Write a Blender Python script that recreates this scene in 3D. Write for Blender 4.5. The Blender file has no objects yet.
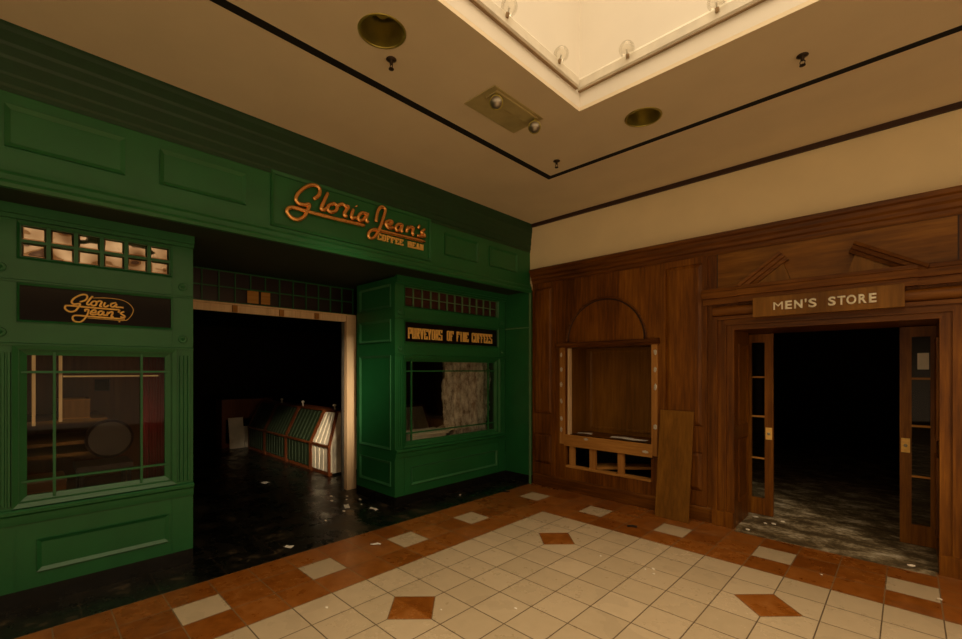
import bpy, bmesh, math, random
from mathutils import Vector, Matrix
random.seed(4)
C = bpy.context.scene.collection
sc = bpy.context.scene
S = .3048                                   # floor tile edge
WL = {}                                     # world location of each object by name

# ---------------------------------------------------------------- materials
def newmat(name):
    m = bpy.data.materials.new(name); m.use_nodes = True
    nt = m.node_tree; b = nt.nodes['Principled BSDF']
    return m, nt, b
def N(nt, t, **kw):
    n = nt.nodes.new(t)
    for k, v in kw.items(): setattr(n, k, v)
    return n
def L(nt, a, b): nt.links.new(a, b)
def M(nt, op, a, b=None, c=None):
    n = nt.nodes.new('ShaderNodeMath'); n.operation = op
    for i, x in enumerate((a, b, c)):
        if x is None: continue
        if isinstance(x, (int, float)): n.inputs[i].default_value = x
        else: nt.links.new(x, n.inputs[i])
    return n.outputs[0]
def MIX(nt, f, a, b):
    n = nt.nodes.new('ShaderNodeMix'); n.data_type = 'RGBA'
    for i, x in ((0, f), (6, a), (7, b)):
        if isinstance(x, (int, float)): n.inputs[i].default_value = x
        elif isinstance(x, tuple): n.inputs[i].default_value = (*x, 1)
        else: nt.links.new(x, n.inputs[i])
    return n.outputs[2]
def pos(nt, scale=(1, 1, 1)):
    g = N(nt, 'ShaderNodeNewGeometry'); mp = N(nt, 'ShaderNodeMapping'); mp.inputs['Scale'].default_value = scale
    L(nt, g.outputs['Position'], mp.inputs[0]); return mp.outputs[0]
def noise(nt, scale, sc3=(1, 1, 1), detail=4, rough=.55):
    n = N(nt, 'ShaderNodeTexNoise'); n.inputs['Scale'].default_value = scale
    n.inputs['Detail'].default_value = detail; n.inputs['Roughness'].default_value = rough
    L(nt, pos(nt, sc3), n.inputs['Vector']); return n.outputs[0]
def ramp(nt, f, stops):
    r = N(nt, 'ShaderNodeValToRGB'); e = r.color_ramp.elements
    while len(e) < len(stops): e.new(.5)
    for q, (p, c) in zip(e, stops): q.position = p; q.color = (*c, 1)
    L(nt, f, r.inputs[0]); return r.outputs[0]
def bump(nt, b, h, dist, strength=.5):
    n = N(nt, 'ShaderNodeBump'); n.inputs['Distance'].default_value = dist; n.inputs['Strength'].default_value = strength
    L(nt, h, n.inputs['Height']); L(nt, n.outputs[0], b.inputs['Normal'])
def plain(name, col, rough=.5, metal=0, var=.12, scale=6, spec=.5):
    m, nt, b = newmat(name)
    c2 = tuple(x * (1 - var) for x in col); c1 = tuple(min(1, x * (1 + var)) for x in col)
    L(nt, ramp(nt, noise(nt, scale), [(.3, c2), (.7, c1)]), b.inputs['Base Color'])
    b.inputs['Roughness'].default_value = rough; b.inputs['Metallic'].default_value = metal
    b.inputs['Specular IOR Level'].default_value = spec
    return m
def wood(name, dark, mid, light, horiz=False, rough=.42, freq=11):
    m, nt, b = newmat(name)
    s3 = (.7, .7, freq) if horiz else (freq, freq, .7)
    big = noise(nt, 1.0, (.5, .5, 2.2) if horiz else (2.2, 2.2, .5), 3)
    fine = noise(nt, 3.2, s3, 6, .65)
    f = M(nt, 'ADD', M(nt, 'MULTIPLY', big, .55), M(nt, 'MULTIPLY', fine, .45))
    L(nt, ramp(nt, f, [(.37, dark), (.5, mid), (.64, light)]), b.inputs['Base Color'])
    b.inputs['Roughness'].default_value = rough; b.inputs['Specular IOR Level'].default_value = .3
    bump(nt, b, fine, .002, .25)
    return m
MT = {}
MT['green'] = plain('green_paint', (.011, .125, .034), .42, 0, .10, 3, .5)
MT['green_shaded'] = plain('shaded_green_crown', (.006, .045, .015), .5)  # fascia green darkened, the cornice's shade is put into its colour
MT['green_bead'] = plain('pale_green_bead_paint', (.035, .17, .065), .4)
MT['green_pale'] = plain('pale_lit_green_edge', (.10, .22, .10), .5)  # pale edge green, also paints light on the right transom bars
MT['green_box'] = plain('green_box_paint', (.018, .034, .012), .6)
MT['ceil'] = plain('ceiling_paint', (.78, .68, .50), .9, 0, .04, 2)
MT['cream'] = plain('cream_wall_paint', (.84, .72, .47), .85, 0, .04, 2)
MT['well'] = plain('white_well_paint', (.78, .74, .66), .85, 0, .02, 2)
MT['mahog'] = wood('mahogany_upright', (.065, .018, .001), (.155, .050, .003), (.29, .110, .008))
MT['mahog_h'] = wood('mahogany_level', (.055, .015, .001), (.13, .042, .003), (.23, .085, .007), True)
MT['oak'] = wood('oak_ply', (.13, .052, .004), (.20, .085, .008), (.29, .13, .016))
MT['gold_h'] = wood('golden_mahogany_level', (.10, .034, .003), (.20, .078, .007), (.33, .145, .016), True, .42, 7)
MT['raw'] = wood('raw_timber', (.32, .14, .025), (.45, .21, .045), (.58, .30, .075), True, .7)
MT['raw_v'] = wood('raw_timber_upright', (.28, .12, .022), (.40, .18, .04), (.52, .26, .07), False, .7)
MT['pine'] = wood('pine', (.62, .42, .23), (.76, .55, .33), (.86, .66, .42), False, .7, 10)
MT['dark'] = plain('black_paint', (.006, .006, .005), .6)
MT['slot'] = plain('black_channel', (.004, .004, .004), .9)
MT['browntrim'] = plain('dark_brown_trim', (.035, .012, .006), .6)
MT['blackbase'] = plain('black_kick_plate', (.008, .008, .007), .25)
MT['blackgloss'] = plain('black_gloss', (.005, .004, .003), .12, spec=.3)
MT['gold'] = plain('gold_leaf', (1, .52, .17), .27, .9, .0)
MT['goldpaint'] = plain('gold_paint', (1, .58, .15), .5, .1, .15, 40)
MT['ivory'] = plain('ivory_letter', (1, .93, .74), .3)
MT['brass'] = plain('old_brass', (.50, .44, .11), .3, .75, .2)
MT['steel'] = plain('dull_steel', (.45, .43, .38), .35, .9)
MT['silver'] = plain('adhesive_blob', (.62, .58, .50), .35, .3, .3, 60)
MT['white'] = plain('cream_slats', (.85, .78, .62), .45)
MT['red'] = wood('red_wood', (.10, .025, .008), (.16, .045, .012), (.22, .065, .02))
MT['paper'] = plain('paper', (.75, .72, .66), .8)
MT['crumb'] = plain('plaster_crumb', (.80, .74, .62), .9)
MT['redcloth'] = plain('red_cloth', (.32, .02, .025), .8)
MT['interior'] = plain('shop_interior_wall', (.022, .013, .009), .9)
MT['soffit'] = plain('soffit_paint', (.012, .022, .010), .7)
MT['raillip'] = plain('light_rail_lip', (.30, .20, .10), .5)
MT['rail'] = plain('light_rail_enamel', (.72, .68, .58), .35)
MT['plate'] = plain('emergency_light_plate', (.58, .50, .25), .4, .2)
MT['peach'] = plain('rounded_seat_wood', (.018, .007, .005), .4)
MT['spr'] = plain('sprinkler_metal', (.05, .035, .025), .4, .7)

def glassmat(name, tint, gloss, rough=.02, alpha=1.0):
    m = bpy.data.materials.new(name); m.use_nodes = True; nt = m.node_tree; nt.nodes.clear()
    o = N(nt, 'ShaderNodeOutputMaterial'); t = N(nt, 'ShaderNodeBsdfTransparent'); g = N(nt, 'ShaderNodeBsdfGlossy')
    t.inputs[0].default_value = (*tint, 1); g.inputs['Roughness'].default_value = rough
    fr = N(nt, 'ShaderNodeFresnel'); fr.inputs[0].default_value = 1.5
    mx = N(nt, 'ShaderNodeMixShader')
    f = M(nt, 'MINIMUM', M(nt, 'MULTIPLY', fr.outputs[0], gloss), .4)
    L(nt, f, mx.inputs[0]); L(nt, t.outputs[0], mx.inputs[1]); L(nt, g.outputs[0], mx.inputs[2]); L(nt, mx.outputs[0], o.inputs[0])
    return m
MT['glass'] = glassmat('window_glass', (.95, .96, .94), .2)
MT['bulbglass'] = glassmat('bulb_glass', (.97, .96, .93), .8, .05)
def mirror():
    m, nt, b = newmat('bevelled_mirror_glass')
    L(nt, ramp(nt, noise(nt, 3.5, (1, 1, 1), 2), [(.38, (.16, .09, .05)), (.5, (.38, .27, .19)), (.62, (.62, .50, .40))]), b.inputs['Base Color'])
    b.inputs['Roughness'].default_value = .05; b.inputs['Metallic'].default_value = 1
    bump(nt, b, noise(nt, 6, (1, 1, 1), 1), .03, .5); return m
MT['bevelglass'] = mirror()
MT['blackglass'] = plain('black_transom_glass', (.016, .008, .006), .3)
MT['darkglass'] = plain('dark_transom_glass', (.055, .020, .012), .25, .2, .3, 14)

def tilefloor():
    m, nt, b = newmat('mall_floor_tiles')
    g = N(nt, 'ShaderNodeNewGeometry'); sx = N(nt, 'ShaderNodeSeparateXYZ'); L(nt, g.outputs['Position'], sx.inputs[0])
    a = M(nt, 'DIVIDE', sx.outputs[0], S); bb = M(nt, 'DIVIDE', M(nt, 'MULTIPLY', sx.outputs[1], -1), S)
    fa = M(nt, 'FRACT', M(nt, 'ADD', a, 40)); fb = M(nt, 'FRACT', M(nt, 'ADD', bb, 40))
    ea = M(nt, 'MINIMUM', fa, M(nt, 'SUBTRACT', 1, fa)); eb = M(nt, 'MINIMUM', fb, M(nt, 'SUBTRACT', 1, fb))
    grout = M(nt, 'LESS_THAN', M(nt, 'MINIMUM', ea, eb), .0135)
    inn = M(nt, 'MULTIPLY', M(nt, 'GREATER_THAN', a, 3), M(nt, 'GREATER_THAN', bb, 3))
    def per(x): return M(nt, 'ABSOLUTE', M(nt, 'SUBTRACT', M(nt, 'FLOORED_MODULO', M(nt, 'SUBTRACT', x, 2), 6), 3))
    dd = M(nt, 'ADD', per(a), per(bb))
    dia = M(nt, 'MULTIPLY', M(nt, 'LESS_THAN', dd, .7071), inn)
    diag = M(nt, 'MULTIPLY', M(nt, 'LESS_THAN', M(nt, 'ABSOLUTE', M(nt, 'SUBTRACT', dd, .7071)), .015), inn)
    grout = M(nt, 'MAXIMUM', M(nt, 'MULTIPLY', grout, M(nt, 'SUBTRACT', 1, dia)), diag)
    def band(x, lo, hi): return M(nt, 'MULTIPLY', M(nt, 'GREATER_THAN', x, lo), M(nt, 'LESS_THAN', x, hi))
    w1 = M(nt, 'MULTIPLY', M(nt, 'MULTIPLY', band(a, 1, 2), M(nt, 'GREATER_THAN', bb, 3.5)), M(nt, 'LESS_THAN', M(nt, 'FLOORED_MODULO', M(nt, 'SUBTRACT', bb, 5), 3), 1))
    w2 = M(nt, 'MULTIPLY', M(nt, 'MULTIPLY', band(bb, 1, 2), M(nt, 'GREATER_THAN', a, 3.5)), M(nt, 'LESS_THAN', M(nt, 'FLOORED_MODULO', M(nt, 'SUBTRACT', a, 4), 3), 1))
    w3 = M(nt, 'MULTIPLY', band(a, 1, 2), band(bb, 1, 2))
    wh = M(nt, 'MAXIMUM', M(nt, 'MAXIMUM', w1, w2), w3)
    cream = M(nt, 'MAXIMUM', M(nt, 'MULTIPLY', inn, M(nt, 'SUBTRACT', 1, dia)), wh)
    # tile-to-tile variation
    cv = N(nt, 'ShaderNodeCombineXYZ'); L(nt, M(nt, 'FLOOR', a), cv.inputs[0]); L(nt, M(nt, 'FLOOR', bb), cv.inputs[1])
    wn = N(nt, 'ShaderNodeTexWhiteNoise'); L(nt, cv.outputs[0], wn.inputs[0])
    fine = noise(nt, 9, (1, 1, 1), 6, .65); dirt = noise(nt, 1.3, (1, 1, 1), 5)
    cc = ramp(nt, M(nt, 'ADD', M(nt, 'MULTIPLY', fine, .5), M(nt, 'MULTIPLY', wn.outputs[0], .4)), [(.25, (.49, .385, .245)), (.75, (.59, .47, .31))])
    bc = ramp(nt, M(nt, 'ADD', M(nt, 'MULTIPLY', fine, .75), M(nt, 'MULTIPLY', wn.outputs[0], .25)), [(.35, (.19, .055, .006)), (.52, (.27, .085, .011)), (.72, (.35, .13, .028))])
    col = MIX(nt, cream, bc, cc)
    col = MIX(nt, grout, col, MIX(nt, cream, (.22, .13, .06), (.14, .10, .06)))
    col = MIX(nt, M(nt, 'MULTIPLY', M(nt, 'GREATER_THAN', dirt, .60), .10), col, (.16, .12, .08))
    L(nt, col, b.inputs['Base Color'])
    L(nt, ramp(nt, M(nt, 'ADD', M(nt, 'MULTIPLY', dirt, .6), M(nt, 'MULTIPLY', fine, .3)), [(.3, (.22,) * 3), (.7, (.42,) * 3)]), b.inputs['Roughness'])
    bump(nt, b, M(nt, 'SUBTRACT', M(nt, 'MULTIPLY', fine, .15), grout), .0015, .5)
    return m
MT['tile'] = tilefloor()
def blackfloor():
    m, nt, b = newmat('black_marble_floor')
    v = noise(nt, 3, (1, 1, 1), 8, .7); d = noise(nt, 14, (1, 1, 1), 5, .7)
    g = N(nt, 'ShaderNodeNewGeometry'); sx = N(nt, 'ShaderNodeSeparateXYZ'); L(nt, g.outputs['Position'], sx.inputs[0])
    def e(x):
        f = M(nt, 'FRACT', M(nt, 'ADD', M(nt, 'DIVIDE', x, S * 1.5), 40)); return M(nt, 'MINIMUM', f, M(nt, 'SUBTRACT', 1, f))
    gr = M(nt, 'LESS_THAN', M(nt, 'MINIMUM', e(sx.outputs[0]), e(sx.outputs[1])), .008)
    base = ramp(nt, v, [(.42, (.004, .005, .004)), (.57, (.010, .009, .006)), (.63, (.07, .05, .028)), (.66, (.007, .006, .005))])
    col = MIX(nt, M(nt, 'MULTIPLY', M(nt, 'GREATER_THAN', d, .66), .6), base, (.20, .14, .08))
    col = MIX(nt, gr, col, (.035, .025, .015))
    L(nt, col, b.inputs['Base Color'])
    L(nt, ramp(nt, v, [(.35, (.12,) * 3), (.65, (.5,) * 3)]), b.inputs['Roughness'])
    bump(nt, b, d, .003, .4)
    return m
MT['black'] = blackfloor()
def carpet():
    m, nt, b = newmat('littered_shop_floor')
    v = noise(nt, 3.2, (1, 1.6, 1), 8, .72); d = noise(nt, 24, (1, 1, 1), 4, .7)
    f = M(nt, 'ADD', M(nt, 'MULTIPLY', v, .75), M(nt, 'MULTIPLY', d, .25))
    L(nt, ramp(nt, f, [(.40, (.05, .032, .012)), (.49, (.12, .085, .038)), (.56, (.32, .26, .16)), (.66, (.62, .56, .45))]), b.inputs['Base Color'])
    b.inputs['Roughness'].default_value = .7
    bump(nt, b, f, .02, .6)
    return m
MT['carpet'] = carpet()
def foil():
    m, nt, b = newmat('crinkled_grey_sheeting')
    v = noise(nt, 11, (1, 1, .55), 7, .75)
    L(nt, ramp(nt, v, [(.38, (.22, .17, .12)), (.5, (.58, .53, .46)), (.62, (.88, .84, .76))]), b.inputs['Base Color'])
    b.inputs['Roughness'].default_value = .4
    bump(nt, b, v, .05, .9)
    return m
MT['foil'] = foil()
def emis(name, col, st):
    m = bpy.data.materials.new(name); m.use_nodes = True; nt = m.node_tree; nt.nodes.clear()
    o = N(nt, 'ShaderNodeOutputMaterial'); e = N(nt, 'ShaderNodeEmission'); e.inputs[0].default_value = (*col, 1); e.inputs[1].default_value = st
    L(nt, e.outputs[0], o.inputs[0]); return m

# ---------------------------------------------------------------- building helpers
def obj(name, bm, mat, parent=None, smooth=False, bevel=0):
    bmesh.ops.recalc_face_normals(bm, faces=bm.faces)
    vs = [v.co for v in bm.verts]
    lo = Vector([min(v[i] for v in vs) for i in range(3)]); hi = Vector([max(v[i] for v in vs) for i in range(3)])
    c = Vector(((lo.x + hi.x) / 2, (lo.y + hi.y) / 2, lo.z))
    for v in bm.verts: v.co -= c
    if smooth:
        for f in bm.faces: f.smooth = True
    me = bpy.data.meshes.new(name); bm.to_mesh(me); bm.free()
    for x in (mat if isinstance(mat, list) else [mat]): me.materials.append(MT[x] if isinstance(x, str) else x)
    o = bpy.data.objects.new(name, me); C.objects.link(o)
    pw = WL[parent.name] if parent else Vector((0, 0, 0))
    o.parent = parent; o.location = c - pw; WL[o.name] = c
    if bevel:
        md = o.modifiers.new('Bevel', 'BEVEL'); md.width = bevel; md.segments = 2; md.limit_method = 'ANGLE'
    return o
def tag(o, label, cat, group=None):
    o['label'] = label; o['category'] = cat
    if group: o['group'] = group
    return o
def thing(name, label, cat, loc, group=None):
    o = bpy.data.objects.new(name, None); C.objects.link(o); o.location = loc; o.empty_display_size = .1
    WL[o.name] = Vector(loc); return tag(o, label, cat, group)
def struct(name, bm, mat, parent=None, **kw):
    o = obj(name, bm, mat, parent, **kw); o['kind'] = 'structure'; return o
B = bmesh.new
def FG(xp): return lambda u, v, w: Vector((xp + w, u, v))          # faces the hall from the green side, u runs along the shopfront
def FW(yp): return lambda u, v, w: Vector((u, yp - w, v))          # faces the hall from the wooden side
I3 = lambda x, y, z: Vector((x, y, z))
def hexa(bm, p):
    v = [bm.verts.new(q) for q in p]
    for f in ((0, 1, 3, 2), (4, 6, 7, 5), (0, 4, 5, 1), (2, 3, 7, 6), (0, 2, 6, 4), (1, 5, 7, 3)): bm.faces.new([v[i] for i in f])
def lb(bm, T, u0, u1, v0, v1, w0, w1):
    hexa(bm, [T(u, v, w) for u in (u0, u1) for v in (v0, v1) for w in (w0, w1)])
def wb(bm, x0, x1, y0, y1, z0, z1): lb(bm, I3, x0, x1, y0, y1, z0, z1)
def quad(bm, *p): bm.faces.new([bm.verts.new(q) for q in p])
def slab(bm, T, u0, u1, v0, v1, w0, w1, holes=()):
    us = sorted({u0, u1, *[h[i] for h in holes for i in (0, 1)]}); vs = sorted({v0, v1, *[h[i] for h in holes for i in (2, 3)]})
    us = [u for u in us if u0 <= u <= u1]; vs = [v for v in vs if v0 <= v <= v1]
    def solid(i, j):
        if not (0 <= i < len(us) - 1 and 0 <= j < len(vs) - 1): return False
        cu = (us[i] + us[i + 1]) / 2; cv = (vs[j] + vs[j + 1]) / 2
        return not any(h[0] < cu < h[1] and h[2] < cv < h[3] for h in holes)
    cache = {}
    def V(i, j, w):
        k = (i, j, w)
        if k not in cache: cache[k] = bm.verts.new(T(us[i], vs[j], w))
        return cache[k]
    for i in range(len(us) - 1):
        for j in range(len(vs) - 1):
            if not solid(i, j): continue
            bm.faces.new([V(i, j, w1), V(i + 1, j, w1), V(i + 1, j + 1, w1), V(i, j + 1, w1)])
            bm.faces.new([V(i, j, w0), V(i, j + 1, w0), V(i + 1, j + 1, w0), V(i + 1, j, w0)])
            for di, dj, a, b in ((-1, 0, (i, j), (i, j + 1)), (1, 0, (i + 1, j), (i + 1, j + 1)), (0, -1, (i, j), (i + 1, j)), (0, 1, (i, j + 1), (i + 1, j + 1))):
                if not solid(i + di, j + dj): bm.faces.new([V(*a, w0), V(*b, w0), V(*b, w1), V(*a, w1)])
def ring(bm, T, r, c, wo, wi, wback=None):
    """a mitred frame inside rectangle r: depth wo at the outer edge, wi at the inner edge, c wide"""
    u0, u1, v0, v1 = r
    wb_ = min(wo, wi) - .012 if wback is None else wback
    o = [(u0, v0), (u1, v0), (u1, v1), (u0, v1)]; i = [(u0 + c, v0 + c), (u1 - c, v0 + c), (u1 - c, v1 - c), (u0 + c, v1 - c)]
    O = [bm.verts.new(T(*p, wo)) for p in o]; I_ = [bm.verts.new(T(*p, wi)) for p in i]
    OB = [bm.verts.new(T(*p, wb_)) for p in o]; IB = [bm.verts.new(T(*p, wb_)) for p in i]
    for k in range(4):
        n = (k + 1) % 4
        bm.faces.new([O[k], O[n], I_[n], I_[k]]); bm.faces.new([OB[k], IB[k], IB[n], OB[n]])
        bm.faces.new([O[k], OB[k], OB[n], O[n]]); bm.faces.new([I_[k], I_[n], IB[n], IB[k]])
def prof(bm, T, u0, u1, pts, m0=0, m1=0):
    """extrude a (v, w) outline from u0 to u1; m0/m1 mitre the ends with the projection"""
    a = [bm.verts.new(T(u0 - m0 * w, v, w)) for v, w in pts]; b = [bm.verts.new(T(u1 + m1 * w, v, w)) for v, w in pts]
    n = len(pts)
    for k in range(n): bm.faces.new([a[k], a[(k + 1) % n], b[(k + 1) % n], b[k]])
    bm.faces.new(a); bm.faces.new(list(reversed(b)))
def spline(p, closed=False, n=5):
    if len(p) < 3: return list(p)
    q = []; m = len(p)
    for i in range(m - 1):
        P = [p[max(i - 1, 0)], p[i], p[i + 1], p[min(i + 2, m - 1)]]
        for k in range(n):
            t = k / n
            q.append(tuple(.5 * (2 * P[1][d] + (P[2][d] - P[0][d]) * t + (2 * P[0][d] - 5 * P[1][d] + 4 * P[2][d] - P[3][d]) * t * t + (3 * P[1][d] - P[0][d] - 3 * P[2][d] + P[3][d]) * t ** 3) for d in range(len(P[0]))))
    q.append(tuple(p[-1])); return q
def tube(bm, pts, r, seg=8):
    pts = [Vector(p) for p in pts]; rings = []
    up = None
    for i, p in enumerate(pts):
        d = (pts[min(i + 1, len(pts) - 1)] - pts[max(i - 1, 0)]).normalized()
        if up is None: up = d.orthogonal().normalized()
        up = (up - d * up.dot(d)).normalized(); sd = d.cross(up)
        rr = r[i] if isinstance(r, list) else r
        rings.append([bm.verts.new(p + up * math.cos(2 * math.pi * k / seg) * rr + sd * math.sin(2 * math.pi * k / seg) * rr) for k in range(seg)])
    for a, b in zip(rings, rings[1:]):
        for k in range(seg): bm.faces.new([a[k], a[(k + 1) % seg], b[(k + 1) % seg], b[k]])
    bm.faces.new(rings[0]); bm.faces.new(list(reversed(rings[-1])))
def lathe(bm, T, pr, seg=20, cap=True):
    """spin (radius, height) about the local w axis"""
    rs = [[bm.verts.new(T(r * math.cos(2 * math.pi * k / seg), r * math.sin(2 * math.pi * k / seg), h)) for k in range(seg)] for r, h in pr]
    for a, b in zip(rs, rs[1:]):
        for k in range(seg): bm.faces.new([a[k], a[(k + 1) % seg], b[(k + 1) % seg], b[k]])
    if cap: bm.faces.new(rs[0]); bm.faces.new(list(reversed(rs[-1])))
def blob(bm, x, y, z, rx, ry, rz):
    r = bmesh.ops.create_icosphere(bm, subdivisions=1, radius=1)
    a = random.random() * 6
    for v in r['verts']:
        k = random.uniform(.7, 1.15); q = v.co * k
        v.co = Vector((x + (q.x * math.cos(a) - q.y * math.sin(a)) * rx, y + (q.x * math.sin(a) + q.y * math.cos(a)) * ry, z + max(q.z * rz, -rz * .8)))
def scrap(bm, x, y, z, w, h, a):
    """thin bent piece of paper lying nearly flat"""
    g = []
    for i in range(4):
        row = []
        for j in range(3):
            u = (i / 3 - .5) * w; v = (j / 2 - .5) * h
            row.append(Vector((x + u * math.cos(a) - v * math.sin(a), y + u * math.sin(a) + v * math.cos(a), z + .003 + random.random() * .012)))
        g.append(row)
    t = Vector((0, 0, .0015)); up = [[bm.verts.new(p + t) for p in r] for r in g]; dn = [[bm.verts.new(p) for p in r] for r in g]
    for i in range(3):
        for j in range(2):
            bm.faces.new([up[i][j], up[i + 1][j], up[i + 1][j + 1], up[i][j + 1]]); bm.faces.new([dn[i][j], dn[i][j + 1], dn[i + 1][j + 1], dn[i + 1][j]])
    e = [(i, 0) for i in range(4)] + [(3, 1), (3, 2)] + [(i, 2) for i in (2, 1, 0)] + [(0, 1)]
    for p, q in zip(e, e[1:] + e[:1]): bm.faces.new([up[p[0]][p[1]], dn[p[0]][p[1]], dn[q[0]][q[1]], up[q[0]][q[1]]])
GL = {  # slab letters on a 4 x 6 grid: strokes (x0, y0, x1, y1)
 'P': [(1,0,1,6),(1,6,3.4,6),(3.4,6,3.4,3),(1,3,3.4,3),(.2,0,1.9,0)], 'U': [(1,6,1,0),(1,0,3.3,0),(3.3,0,3.3,6),(.3,6,1.6,6),(2.8,6,3.9,6)],
 'R': [(1,0,1,6),(1,6,3.2,6),(3.2,6,3.2,3.2),(1,3.2,3.2,3.2),(2.2,3.2,3.5,0),(.3,0,1.7,0),(3,0,4,0)], 'V': [(.8,6,2.1,0),(2.1,0,3.4,6),(.2,6,1.5,6),(2.8,6,4,6)],
 'E': [(1,0,1,6),(.3,6,3.5,6),(1,3,2.8,3),(.3,0,3.6,0),(3.5,4.8,3.5,6),(3.6,0,3.6,1.3)], 'Y': [(.8,6,2.1,3),(3.4,6,2.1,3),(2.1,3,2.1,0),(1.3,0,2.9,0),(.2,6,1.5,6),(2.8,6,4,6)],
 'O': [(.9,.3,.9,5.7),(3.3,.3,3.3,5.7),(.9,6,3.3,6),(.9,0,3.3,0)], 'S': [(3.4,4.8,3.4,6),(.8,6,3.4,6),(.8,6,.8,3.3),(.8,3.2,3.4,2.8),(3.4,2.8,3.4,0),(.8,0,3.4,0),(.8,0,.8,1.2)],
 'F': [(1,0,1,6),(.3,6,3.5,6),(1,3,2.8,3),(.3,0,1.9,0),(3.5,4.6,3.5,6)], 'I': [(2.1,0,2.1,6),(1.2,0,3,0),(1.2,6,3,6)], 'N': [(1,0,1,6),(1,6,3.3,0),(3.3,0,3.3,6),(.3,0,1.6,0),(.3,6,1.2,6),(2.7,6,4,6)],
 'C': [(.9,.3,.9,5.7),(.9,6,3.4,6),(.9,0,3.4,0),(3.4,4.6,3.4,6),(3.4,0,3.4,1.4)], 'B': [(1,0,1,6),(.3,6,3.1,6),(3.2,6,3.2,3.2),(1,3.1,3.2,3.1),(3.5,3,3.5,0),(.3,0,3.5,0)],
 'A': [(.9,0,2.1,6),(2.1,6,3.4,0),(1.3,2,2.9,2),(.2,0,1.6,0),(2.7,0,4.1,0)]}
def glyph(bm, T, ch, u0, v0, wd, ht, w0, w1, tv, th):
    for x0, y0, x1, y1 in GL[ch]:
        p = Vector((u0 + x0 / 4.2 * wd, v0 + y0 / 6 * ht)); q = Vector((u0 + x1 / 4.2 * wd, v0 + y1 / 6 * ht))
        d = q - p; steep = abs(d.y) > abs(d.x) * .8
        k = (tv if steep else th) / 2
        n = Vector((1, 0)) * k if steep else Vector((0, 1)) * k
        e = Vector((0, th / 2)) * (1 if d.y > 0 else -1) if steep else Vector((0, 0))
        p = p - e; q = q + e
        j = random.random() * .0006
        hexa(bm, [T(z.x, z.y, w + (j if w == w1 else 0)) for z in (p - n, p + n, q - n, q + n) for w in (w0, w1)])
def slabword(T, text, u0, u1, v0, ht, w0, w1, tv, th, mat, parent):
    n = len(text); st = (u1 - u0) / n
    for i, ch in enumerate(text):
        if ch == ' ': continue
        bm = B(); glyph(bm, T, ch, u0 + i * st, v0, st * .97, ht, w0, w1, tv, th); obj('letter', bm, mat, parent)

# traced outlines of the script lettering, metres along and up the shopfront
SIGN=[[(-3.359,3.363),(-3.309,3.409),(-3.294,3.466),(-3.32,3.498),(-3.381,3.491),(-3.451,3.442),(-3.514,3.367),(-3.53,3.311),(-3.504,3.282),(-3.451,3.283),(-3.4,3.299),(-3.419,3.237),(-3.451,3.171),(-3.509,3.126),(-3.571,3.131),(-3.609,3.167),(-3.611,3.197),(-3.581,3.224),(-3.519,3.231),(-3.424,3.227),(-3.13,3.228),(-2.8,3.237)],[(-3.212,3.463),(-3.241,3.396),(-3.279,3.305),(-3.275,3.284),(-3.247,3.289),(-3.218,3.315)],[(-3.166,3.369),(-3.207,3.335),(-3.212,3.295),(-3.172,3.284),(-3.125,3.312),(-3.113,3.359),(-3.142,3.376),(-3.166,3.369)],[(-3.113,3.357),(-3.059,3.396),(-3.022,3.385),(-2.985,3.387),(-3.024,3.327),(-3.034,3.285),(-3.003,3.285)],[(-2.929,3.374),(-2.954,3.305),(-2.945,3.279),(-2.897,3.297)],[(-2.897,3.419),(-2.892,3.411)],[(-2.773,3.368),(-2.832,3.364),(-2.871,3.32),(-2.869,3.281),(-2.826,3.285),(-2.786,3.329),(-2.76,3.377),(-2.783,3.301),(-2.753,3.285)],[(-2.66,3.309),(-2.65,3.382),(-2.627,3.454),(-2.585,3.491),(-2.545,3.481),(-2.545,3.439),(-2.573,3.361),(-2.609,3.26),(-2.65,3.18),(-2.697,3.127),(-2.743,3.124),(-2.749,3.163),(-2.72,3.204),(-2.662,3.226),(-2.597,3.227),(-2.303,3.232),(-1.99,3.235)],[(-2.53,3.309),(-2.475,3.327),(-2.45,3.359),(-2.481,3.367),(-2.524,3.341),(-2.53,3.304),(-2.494,3.281),(-2.438,3.299)],[(-2.323,3.363),(-2.374,3.351),(-2.404,3.307),(-2.387,3.279),(-2.349,3.293),(-2.31,3.361),(-2.327,3.298),(-2.31,3.281)],[(-2.235,3.362),(-2.257,3.287)],[(-2.251,3.321),(-2.197,3.36),(-2.157,3.358),(-2.173,3.295),(-2.15,3.283)],[(-2.068,3.412),(-2.088,3.368)],[(-1.99,3.38),(-2.04,3.335),(-1.997,3.322),(-1.99,3.296),(-2.047,3.289),(-2.102,3.283)]]
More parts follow.
